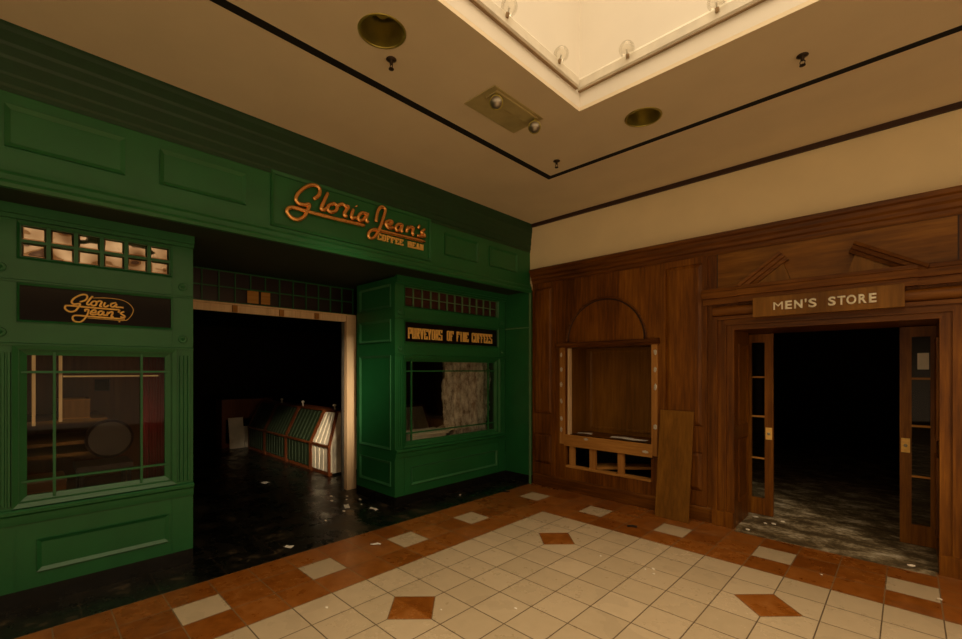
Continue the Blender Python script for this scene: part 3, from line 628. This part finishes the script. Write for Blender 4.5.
# pilaster at the corner and the broad one beside the door, each with sunk panels
def pilaster(a, b, pa, pb):
    p = B(); slab(p, TW, a, b, .17, 3.0, 0, .022, [(pa, pb, .33, .775), (pa, pb, 1.07, 2.93)]); po = obj('pilaster', p, 'mahog', ws)
    for r in ((pa, pb, .33, .775), (pa, pb, 1.07, 2.93)):
        p = B(); ring(p, TW, r, .045, .004, .024, .001); lb(p, TW, r[0] + .0445, r[1] - .0445, r[2] + .0445, r[3] - .0445, .001, .0238); obj('sunk_moulding', p, 'mahog', po)
pilaster(.02, .42, .035, .365); pilaster(1.965, 2.47, 2.005, 2.415)
pilaster(4.52, 4.95, 4.56, 4.91)
bm = B(); tube(bm, [TW(1.185 + .575 * math.cos(a), 2.105 + .575 * math.sin(a), .006) for a in [math.pi * k / 40 for k in range(41)]], .013, 8); obj('arch_moulding', bm, 'mahog_h', ws, smooth=True)
bm = B(); tube(bm, [TW(1.185 + .552 * math.cos(a), 2.105 + .552 * math.sin(a), .002) for a in [math.pi * k / 40 for k in range(41)]], .008, 8); obj('arch_bead', bm, 'browntrim', ws, smooth=True)
bm = B(); prof(bm, TW, .46, 1.93, [(2.03, 0), (2.03, .03), (2.045, .035), (2.06, .05), (2.09, .055), (2.10, .04), (2.105, 0)]); obj('ledge', bm, 'mahog_h', ws)
# casing
for s_, x in ((1, 2.53), (-1, 4.49)):
    for d0, d1, w in ((0, .05, .05), (.05, .115, .028), (.115, .135, .038), (.135, .185, .018), (.185, .21, .028)):
        bm = B(); a, b = sorted((x + s_ * d0, x + s_ * d1)); lb(bm, TW, a, b, .16, 2.15 + (.21 - d0) * .72, 0, w); obj('casing_moulding', bm, 'mahog', ws)
    bm = B(); a, b = sorted((x - s_ * .005, x + s_ * .213)); lb(bm, TW, a, b, 0, .165, 0, .06); obj('plinth_block', bm, 'mahog', ws)
for d0, d1, w in ((0, .05, .05), (.05, .115, .028), (.115, .135, .038), (.135, .185, .018), (.185, .21, .028)):
    bm = B(); lb(bm, TW, 2.53 + d0, 4.49 - d0, 2.15 + (.21 - d1) * .72, 2.15 + (.21 - d0) * .72 - .0005, 0.0, w - .0006); obj('casing_moulding', bm, 'mahog_h', ws)
bm = B(); prof(bm, TW, 2.53, 4.49, [(2.30, 0)] + [(2.36 + .055 * math.sin(a), .012 + .045 * math.cos(a)) for a in [-1.4 + 2.8 * k / 10 for k in range(11)]] + [(2.42, 0)]); obj('frieze', bm, 'mahog_h', ws)
LP = [(2.44, 0), (2.44, .05), (2.50, .06), (2.505, .10), (2.565, .115), (2.575, .10), (2.61, .09), (2.625, .02), (2.625, 0)]
for a, b in ((2.43, 2.80), (4.14, 4.59)):
    bm = B(); prof(bm, TW, a, b, LP); obj('entablature', bm, 'mahog_h', ws)
bm = B(); prof(bm, TW, 2.79, 4.15, [(v, w + (.04 if w > .04 else 0)) for v, w in LP]); obj('entablature', bm, 'mahog_h', ws)
def rake(x0, z0, x1, z1):
    d = Vector((x1 - x0, z1 - z0)); n_ = Vector((-d.y, d.x)).normalized()
    if n_.y < 0: n_ = -n_
    def TK(u, v, w): q = Vector((x0, z0)) + d * u + n_ * v; return Vector((q.x, YW - w, q.y))
    bm = B(); prof(bm, TK, 0, 1, [(-.095, 0), (-.095, .07), (-.065, .085), (-.06, .11), (-.03, .12), (-.025, .145), (0, .155), (.0, 0)]); obj('raking_cornice', bm, 'mahog_h', ws)
rake(2.80, 2.615, 3.17, 2.90); rake(4.22, 2.595, 3.745, 2.885)
for p in ([(2.93, 2.62), (3.245, 2.62), (3.185, 2.80), (3.13, 2.82)], [(4.0, 2.62), (3.685, 2.62), (3.745, 2.80), (3.80, 2.82)]):
    bm = B(); a = [bm.verts.new(TW(x, z, 0)) for x, z in p]; b = [bm.verts.new(TW(x, z, .05)) for x, z in p]
    for k in range(4): bm.faces.new([a[k], a[(k + 1) % 4], b[(k + 1) % 4], b[k]])
    bm.faces.new(a); bm.faces.new(b[::-1]); obj('tympanum', bm, 'oak', ws)
bm = B(); lb(bm, TW, 2.571, 4.384, 2.62, 2.998, 0, .003); obj('frieze_panel', bm, 'gold_h', ws)
bm = B(); lb(bm, TW, 2.56, 2.57, 2.63, 3.0, 0, .004); lb(bm, TW, 4.385, 4.395, 2.63, 3.0, 0, .004); obj('joint', bm, 'browntrim', ws)
# passage behind the door opening
bm = B(); wb(bm, 2.66, 2.74, .15, .66, 0, 2.30); 
for z0, z1 in ((.25, .95), (1.1, 2.0)): ring(bm, lambda u, v, w: Vector((2.74 + w, u, v)), (.22, .60, z0, z1), .03, .014, .002, -.003)
obj('reveal_panel', bm, 'mahog', ws)
bm = B(); wb(bm, 4.28, 4.36, .15, .66, 0, 2.30)
for z0, z1 in ((.25, .95), (1.1, 2.0)): ring(bm, lambda u, v, w: Vector((4.28 - w, u, v)), (.22, .60, z0, z1), .03, .014, .002, -.003)
obj('reveal_panel', bm, 'mahog', ws)
bm = B(); wb(bm, 2.74, 4.28, .15, .9, 2.15, 2.30); obj('passage_soffit', bm, 'mahog_h', ws)

# name board
ms = thing('shop_sign', 'brown wooden name board reading MEN\'S STORE over the doorway', 'sign', (3.465, -.01, 2.29))
TM = FW(-.015)
bm = B(); lb(bm, TM, 2.93, 4.07, 2.262, 2.462, -.075, 0); obj('sign_board', bm, 'oak', ms, bevel=.004)
def textpart(txt, size, x, z, sx, T, w0, w1, mat, parent):
    cu = bpy.data.curves.new('t', 'FONT'); cu.body = txt; cu.size = size; cu.offset = .0035 if txt != 'M' else 0; cu.space_character = 1.0
    o = bpy.data.objects.new('t', cu); C.objects.link(o)
    dg = bpy.context.evaluated_depsgraph_get(); me = bpy.data.meshes.new_from_object(o.evaluated_get(dg))
    bpy.data.objects.remove(o); xs = [v.co.x for v in me.vertices]; ys = [v.co.y for v in me.vertices]
    bm = B(); bm.from_mesh(me); bmesh.ops.remove_doubles(bm, verts=bm.verts, dist=1e-5)
    r = bmesh.ops.extrude_face_region(bm, geom=bm.faces[:])
    top = {v for v in r['geom'] if isinstance(v, bmesh.types.BMVert)}
    for v in bm.verts:
        v.co = T(x + (v.co.x - min(xs)) * sx, z + v.co.y, w1 if v in top else w0)
    obj('letter', bm, mat, parent); return (max(xs) - min(xs)) * sx
def word(txt, x0, x1, z, cap, T, w0, w1, mat, parent):
    adv = {'M': 1.12, 'E': .86, 'N': .98, "'": .34, 'S': .86, 'T': .84, 'O': 1.08, 'R': .92, ' ': .5}
    wid = {'M': .92, 'E': .66, 'N': .78, "'": .16, 'S': .72, 'T': .76, 'O': .90, 'R': .74}
    tot = sum(adv[c] for c in txt); k = (x1 - x0) / tot; x = x0
    for c in txt:
        if c != ' ':
            cu = cap / .729 if True else 1
            # measure, then fit every letter to its own width
            cv = bpy.data.curves.new('t', 'FONT'); cv.body = c; cv.size = cu; cv.offset = .0035 if c != 'M' else 0
            o = bpy.data.objects.new('t', cv); C.objects.link(o); dg = bpy.context.evaluated_depsgraph_get()
            me = bpy.data.meshes.new_from_object(o.evaluated_get(dg)); bpy.data.objects.remove(o)
            xs = [v.co.x for v in me.vertices]; w = max(xs) - min(xs)
            textpart(c, cu, x, z, wid[c] * k / w, T, w0, w1, mat, parent)
        x += adv[c] * k
word("MEN'S", 3.115, 3.475, 2.322, .082, TM, .0005, .012, 'ivory', ms)
word('STORE', 3.55, 3.905, 2.322, .082, TM, .0005, .012, 'ivory', ms)

# display niche with stripped surround
# display niche with stripped surround
D_ = .50
bm = B(); lb(bm, TW, .62, 1.82, .80, 2.03, -D_ - .03, -D_)
for x0, x1 in ((.59, .62), (1.82, 1.85)): lb(bm, TW, x0, x1, .80, 2.03, -D_, -.06)
nh = obj('display_niche', bm, 'oak', ws)
bm = B(); ring(bm, FW(YW + D_), (.70, 1.76, .86, 2.0), .03, .014, .004, -.002); obj('back_moulding', bm, 'oak', nh)
bm = B(); lb(bm, TW, .59, 1.85, 2.03, 2.06, -D_, -.06); obj('top_panel', bm, 'mahog_h', nh)
bm = B(); lb(bm, TW, .60, 1.84, .775, .80, -D_, -.001); obj('niche_floor', bm, 'mahog_h', nh)
bm = B(); lb(bm, TW, .625, .655, .80, 2.02, -.06, .004); obj('inner_strip', bm, 'pine', nh)
for x0, x1 in ((.50, .585), (1.83, 1.905)):
    bm = B(); lb(bm, TW, x0, x1, .66, 2.028, .0005, .018); so = obj('surround_strip', bm, 'raw_v', nh)
    for z in (1.93, 1.72, 1.50, 1.27, 1.02, .86):
        if random.random() < .15: continue
        bm = B(); blob(bm, 0, 0, 0, .024, .012, .045)
        for v in bm.verts: v.co = Vector((x0 + .03 + v.co.x + (.02 if x0 > 1 else 0), YW - .020 + v.co.y * .6, z + v.co.z))
        obj('adhesive_blob', bm, 'silver', nh)
bm = B(); lb(bm, TW, .575, 1.84, .64, .80, .0, .022); obj('plank', bm, 'raw', nh)
bm = B()
for u in (.93, 1.76): blob(bm, u, 0, 0, .05, .006, .022)
for v in bm.verts: v.co = Vector((v.co.x, YW - .024 + v.co.y * .5, (.765 if v.co.x < 1.4 else .70) + v.co.z))
obj('adhesive_smear', bm, 'silver', nh)
for a, b in ((.645, .725), (.965, 1.055), (1.375, 1.46)):
    bm = B(); lb(bm, TW, a, b, .355, .64, -.05, -.01); obj('stud', bm, 'raw_v', nh)
bm = B(); lb(bm, TW, .60, 1.825, .335, .362, -.08, .014); obj('bottom_rail', bm, 'raw', nh)
bm = B(); hexa(bm, [Vector(p) for p in ((.95, .17, .34), (.95, .17, .38), (.95, .38, .36), (.95, .38, .40), (1.85, .40, .44), (1.85, .40, .47), (1.85, .56, .46), (1.85, .56, .49))]); obj('cross_timber', bm, 'raw', nh)
bm = B(); lb(bm, TW, .55, 1.9, .30, .64, -D_ - .1, -D_ - .08); lb(bm, TW, .55, 1.9, .30, .33, -D_ - .08, -.09); obj('cavity_back', bm, 'dark', nh)
for x, y, w, h, a, lab in ((.78, .30, .20, .10, .3, 'small sheet of paper lying at the left of the niche floor'), (1.45, .26, .48, .14, -.08, 'long pale sheet of paper lying on the niche floor')):
    bm = B(); scrap(bm, x, y, .801, w, h, a); tag(obj('paper_sheet', bm, 'paper'), lab, 'paper')
# leaning board
bm = B()
hexa(bm, [Vector(p) for p in ((1.955, -.135, 0), (1.955, -.115, .003), (1.955, .038, 1.235), (1.955, .058, 1.237), (2.335, -.135, 0), (2.335, -.115, .003), (2.335, .038, 1.235), (2.335, .058, 1.237))])
tag(obj('loose_board', bm, 'oak', bevel=.003), 'loose brown wooden board leaning on the pilaster beside the niche', 'board')

# folded glazed doors
def leaf(label, x0, x1, lock_left):
    t = thing('glazed_door', label, 'door', ((x0 + x1) / 2, .8, 0))
    wl, wr = (.085, .045) if lock_left else (.045, .085)
    bm = B(); wb(bm, x0, x0 + wl, .78, .82, .005, 2.14); obj('stile', bm, 'mahog', t)
    bm = B(); wb(bm, x1 - wr, x1, .78, .82, .005, 2.14); obj('stile', bm, 'mahog', t)
    bm = B(); wb(bm, x0 + wl, x1 - wr, .78, .82, .005, .20); obj('bottom_rail', bm, 'mahog', t)
    bm = B(); wb(bm, x0 + wl, x1 - wr, .78, .82, 2.04, 2.14); obj('top_rail', bm, 'mahog', t)
    bm = B()
    for z in (1.62, 1.155, .66): wb(bm, x0 + wl, x1 - wr, .785, .815, z, z + .02)
    obj('muntin_grid', bm, 'raw', t)
    bm = B(); wb(bm, x0 + wl - .002, x1 - wr + .002, .798, .802, .19, 2.05); obj('door_glass', bm, 'glass', t)
    c = x0 + .042 if lock_left else x1 - .042
    bm = B(); wb(bm, c - .032, c + .032, .768, .779, .90, 1.04); p = obj('lock_plate', bm, 'goldpaint', t)
    bm = B(); lathe(bm, lambda a, b, w: Vector((c + a, .767 - w, .97 + b)), [(.014, 0), (.014, .01), (.008, .014)], 12); obj('lock_cylinder', bm, 'steel', p)
    return t
leaf('narrow glazed door leaf folded back at the left of the men\'s store entrance', 2.70, 2.965, False)
gd = leaf('narrow glazed door leaf folded back at the right of the men\'s store entrance, with a notice', 4.03, 4.29, True)
bm = B(); wb(bm, 4.155, 4.235, .790, .792, 1.72, 1.88); tag(obj('notice', bm, 'paper'), 'pale square notice stuck on the right glazed door', 'notice')

# ================================================================= CEILING FITTINGS
for (x, y), lab in zip(cans, ('round brass recessed ceiling light nearer the green fascia', 'round brass recessed ceiling light nearer the cream wall')):
    t = thing('recessed_light', lab, 'ceiling light', (x, y, ZC))
    TL = lambda a, b, w: Vector((x + a, y + b, ZC + w))
    bm = B(); lathe(bm, TL, [(RC - .004, .004), (RC - .002, .06), (RC * .92, .15), (RC * .75, .19), (RC * .74, .192), (RC * .9, .152), (RC + .001, .061), (RC + .001, .004)], 40, False); obj('reflector', bm, 'brass', t, smooth=True)
    bm = B(); lathe(bm, TL, [(RC - .004, .003), (RC - .004, -.004), (RC + .012, -.003), (RC + .014, .0), (RC + .012, .003)], 40, False); obj('trim_ring', bm, 'brass', t, smooth=True)
    bm = B(); lathe(bm, TL, [(.001, .10), (.03, .105), (.055, .13), (.05, .17), (.03, .19), (.03, .20)], 24); obj('lamp', bm, 'brass', t, smooth=True)
    bm = B(); lathe(bm, TL, [(RC * .78, .20), (RC * .78, .21)], 24); obj('back_plate', bm, 'dark', t)
for x, y, lab in ((1.46, -3.49, 'dark fire sprinkler hanging beside the large brass ceiling light'), (3.56, -1.50, 'dark fire sprinkler hanging near the right end of the black ceiling line'), (1.43, -1.38, 'dark fire sprinkler hanging at the corner of the black ceiling line')):
    t = thing('fire_sprinkler', lab, 'sprinkler', (x, y, ZC))
    TL = lambda a, b, w: Vector((x + a, y + b, ZC - w))
    bm = B(); lathe(bm, TL, [(.035, 0), (.037, .004), (.022, .012), (.012, .014), (.012, .035), (.008, .037)], 20); obj('escutcheon', bm, 'spr', t, smooth=True)
    bm = B()
    for s_ in (-1, 1): tube(bm, [TL(s_ * .006, 0, .034), TL(s_ * .015, 0, .045), TL(s_ * .013, 0, .060), TL(s_ * .003, 0, .068)], .0035, 6)
    obj('frame_arms', bm, 'spr', t)
    bm = B(); lathe(bm, TL, [(.004, .066), (.019, .068), (.019, .072), (.003, .074)], 16); obj('deflector', bm, 'spr', t)
em = thing('emergency_light', 'twin-head emergency light on a brass-coloured ceiling plate', 'ceiling light', (1.63, -2.45, ZC))
bm = B(); wb(bm, 1.46, 1.80, -2.77, -2.13, ZC - .008, ZC - .0005); obj('mounting_plate', bm, 'plate', em, bevel=.002)
bm = B(); wb(bm, 1.66, 1.78, -2.72, -2.18, ZC - .022, ZC - .008); obj('lamp_bar', bm, 'plate', em, bevel=.006)
for y in (-2.70, -2.20):
    bm = B(); tube(bm, [(1.76, y, ZC - .01), (1.76, y, ZC - .05)], .014, 10); st = obj('lamp_stem', bm, 'brass', em)
    ax = Vector((.45, -.62, -.64)).normalized(); e1 = ax.orthogonal().normalized(); e2 = ax.cross(e1); o_ = Vector((1.755, y, ZC - .085))
    TT = lambda a, b, w: o_ + e1 * a + e2 * b + ax * w
    bm = B(); lathe(bm, TT, [(.012, -.03), (.035, -.022), (.05, .0), (.054, .018), (.054, .026), (.047, .026)], 24, False); sh = obj('lamp_shell', bm, 'brass', st, smooth=True)
    bm = B(); lathe(bm, TT, [(.001, .006), (.03, .012), (.048, .022), (.048, .025), (.001, .029)], 24, False); obj('lamp_lens', bm, 'steel', st, smooth=True)

# light rails with globe bulbs in the skylight well
def rail(label, T, u0, u1, us, sgn):
    t = thing('light_rail', label, 'light rail', tuple(T((u0 + u1) / 2, 4.1, 0)))
    bm = B(); prof(bm, T, u0, u1, [(4.085, 0), (4.085, .02), (4.10, .032), (4.165, .034), (4.187, .02), (4.187, 0)]); obj('channel', bm, 'rail', t)
    bm = B(); lb(bm, T, u0, u1, 4.078, 4.085, .0, .024); obj('channel_lip', bm, 'raillip', t)
    for k, u in enumerate(us):
        c = T(u, 4.20, .055)
        bm = B(); tube(bm, [T(u, 4.14, .033), T(u, 4.165, .045)], .014, 10); sk = obj('bulb_socket', bm, 'raillip', t)
        bm = B(); bmesh.ops.create_uvsphere(bm, u_segments=24, v_segments=14, radius=.058)
        for v in bm.verts: v.co += c
        obj('globe_bulb', bm, 'bulbglass', t, smooth=True)
        bm = B(); tube(bm, [T(u, 4.165, .045), T(u, 4.19, .053)], .006, 6); tube(bm, [T(u - .012, 4.195, .055), T(u + .012, 4.195, .055)], .0016, 5); obj('filament_mount', bm, 'steel', t)
rail('light rail with clear globe bulbs on the left wall of the skylight well', FG(2.08), -6.7, -2.06, [-2.36 - .635 * k for k in range(7)], 1)
rail('light rail with clear globe bulbs on the right wall of the skylight well', FW(-2.0), 2.08, 9.1, [2.53 + .635 * k for k in range(10)], 1)

# ================================================================= LITTER
def litter(name, mat, label, cat, group, spots, sz=(.02, .016, .008)):
    for x, y in spots:
        bm = B(); k = random.uniform(.6, 1.2); blob(bm, 0, 0, 0, sz[0] * k, sz[1] * k, sz[2] * k)
        for v in bm.verts: v.co += Vector((x, y, sz[2] * k * .8))
        tag(obj(name, bm, mat), label, cat, group)
litter('plaster_crumb', 'crumb', 'tiny white plaster crumb on the pale floor tiles', 'crumb', 'crumbs on the tiled floor', [(1.09, -3.79), (1.70, -3.23), (2.07, -2.85), (2.52, -1.53), (2.47, -1.58), (2.06, -1.6), (2.56, -1.62), (4.26, -.54), (3.57, -.65)], (.016, .012, .006))
litter('plaster_lump', 'crumb', 'white plaster lump by the men\'s store door reveal', 'crumb', 'lumps by the mens store door', [(2.86, .10), (2.95, .46), (3.02, .50), (2.82, .62), (3.08, .66), (4.11, .09)], (.03, .02, .012))
litter('rubble_piece', 'crumb', 'pale rubble piece on the black threshold floor', 'rubble', 'rubble on the black floor', [(-1.35, -2.25), (-1.22, -2.33), (-1.1, -2.2), (-1.5, -2.4), (-.9, -2.3), (-.65, -2.91), (-1.3, -2.5), (-.31, -1.13), (-.8, -2.6)], (.028, .02, .010))
for x, y, w, h, a, lab in ((-.20, -3.52, .09, .05, .5, 'folded yellowish paper scrap on the black floor near the tile edge'), (-2.9, -2.75, .14, .09, .2, 'white paper scrap on the dark floor inside the coffee shop'), (.35, -2.9, .10, .03, .9, 'pale smeared scrap on the brown border tiles'), (-.95, -2.48, .16, .06, -.4, 'torn paper strip by the pine jamb'), (-.62, -2.3, .13, .04, .1, 'pale strip of trim lying in front of the right bay')):
    bm = B(); scrap(bm, x, y, .0, w, h, a); tag(obj('paper_scrap', bm, 'paper'), lab, 'paper')
for x, y, lab in ((-.08, -.47, 'small dark chip on the brown tiles near the corner'), (1.81, -.57, 'dark splinter on the edge of the cream tiles below the niche')):
    bm = B(); scrap(bm, x + .12, y - .1, 0, .10, .035, .5); tag(obj('dark_chip', bm, 'dark'), lab, 'chip')

# ================================================================= LIGHT AND CAMERA
def area(name, loc, rot, sx, sy, power, col):
    l = bpy.data.lights.new(name, 'AREA'); l.shape = 'RECTANGLE'; l.size = sx; l.size_y = sy; l.energy = power; l.color = col
    o = bpy.data.objects.new(name, l); C.objects.link(o); o.location = loc; o.rotation_euler = rot; return o
area('skylight_daylight', (5.64, -4.4, 6.5), (0, 0, 0), 6.9, 4.6, SKY_W, (1, .78, .50)).data.spread = math.radians(135)
def beam(name, src, dst, power, spread):      # added fill beam without a seen source, aimed through a shop doorway
    o = area(name, src, (0, 0, 0), .5, .5, power, (1, .78, .52)); o.data.spread = math.radians(spread)
    o.rotation_euler = (Vector(dst) - Vector(src)).to_track_quat('-Z', 'Y').to_euler()
beam('doorway_fill', (8.4, -6.0, 6.2), (-3.1, -1.95, .58), BIN_FILL, 9.5)
beam('doorway_fill', (8.4, -5.4, 6.2), (3.2, 1.4, .0), STORE_FILL, 14)
w = bpy.data.worlds.new('World'); sc.world = w; w.use_nodes = True
nt = w.node_tree; bg = nt.nodes['Background']; tc = N(nt, 'ShaderNodeTexCoord'); sx = N(nt, 'ShaderNodeSeparateXYZ')
L(nt, tc.outputs['Generated'], sx.inputs[0])          # fill shaped to lift ceiling and upper walls: bright below the horizon, dim above
L(nt, ramp(nt, M(nt, 'ADD', sx.outputs[2], .5), [(.46, (1, .66, .36)), (.56, (.16, .09, .05))]), bg.inputs[0]); bg.inputs[1].default_value = WORLD_S
cam = bpy.data.cameras.new('Camera'); co = bpy.data.objects.new('Camera', cam); C.objects.link(co)
co.location = (4.0936, -5.3245, 1.7165); co.rotation_euler = (math.pi / 2, 0, .772)
cam.sensor_width = 36; cam.lens = 443.55 / 962 * 36; cam.shift_x = (481 - 476.77) / 962; cam.shift_y = (369.82 - 319.5) / 962
cam.clip_start = .05
sc.camera = co
sc.view_settings.view_transform = 'Standard'; sc.view_settings.look = 'None'; sc.view_settings.gamma = 1; sc.view_settings.use_curve_mapping = False
sc.view_settings.exposure = 0
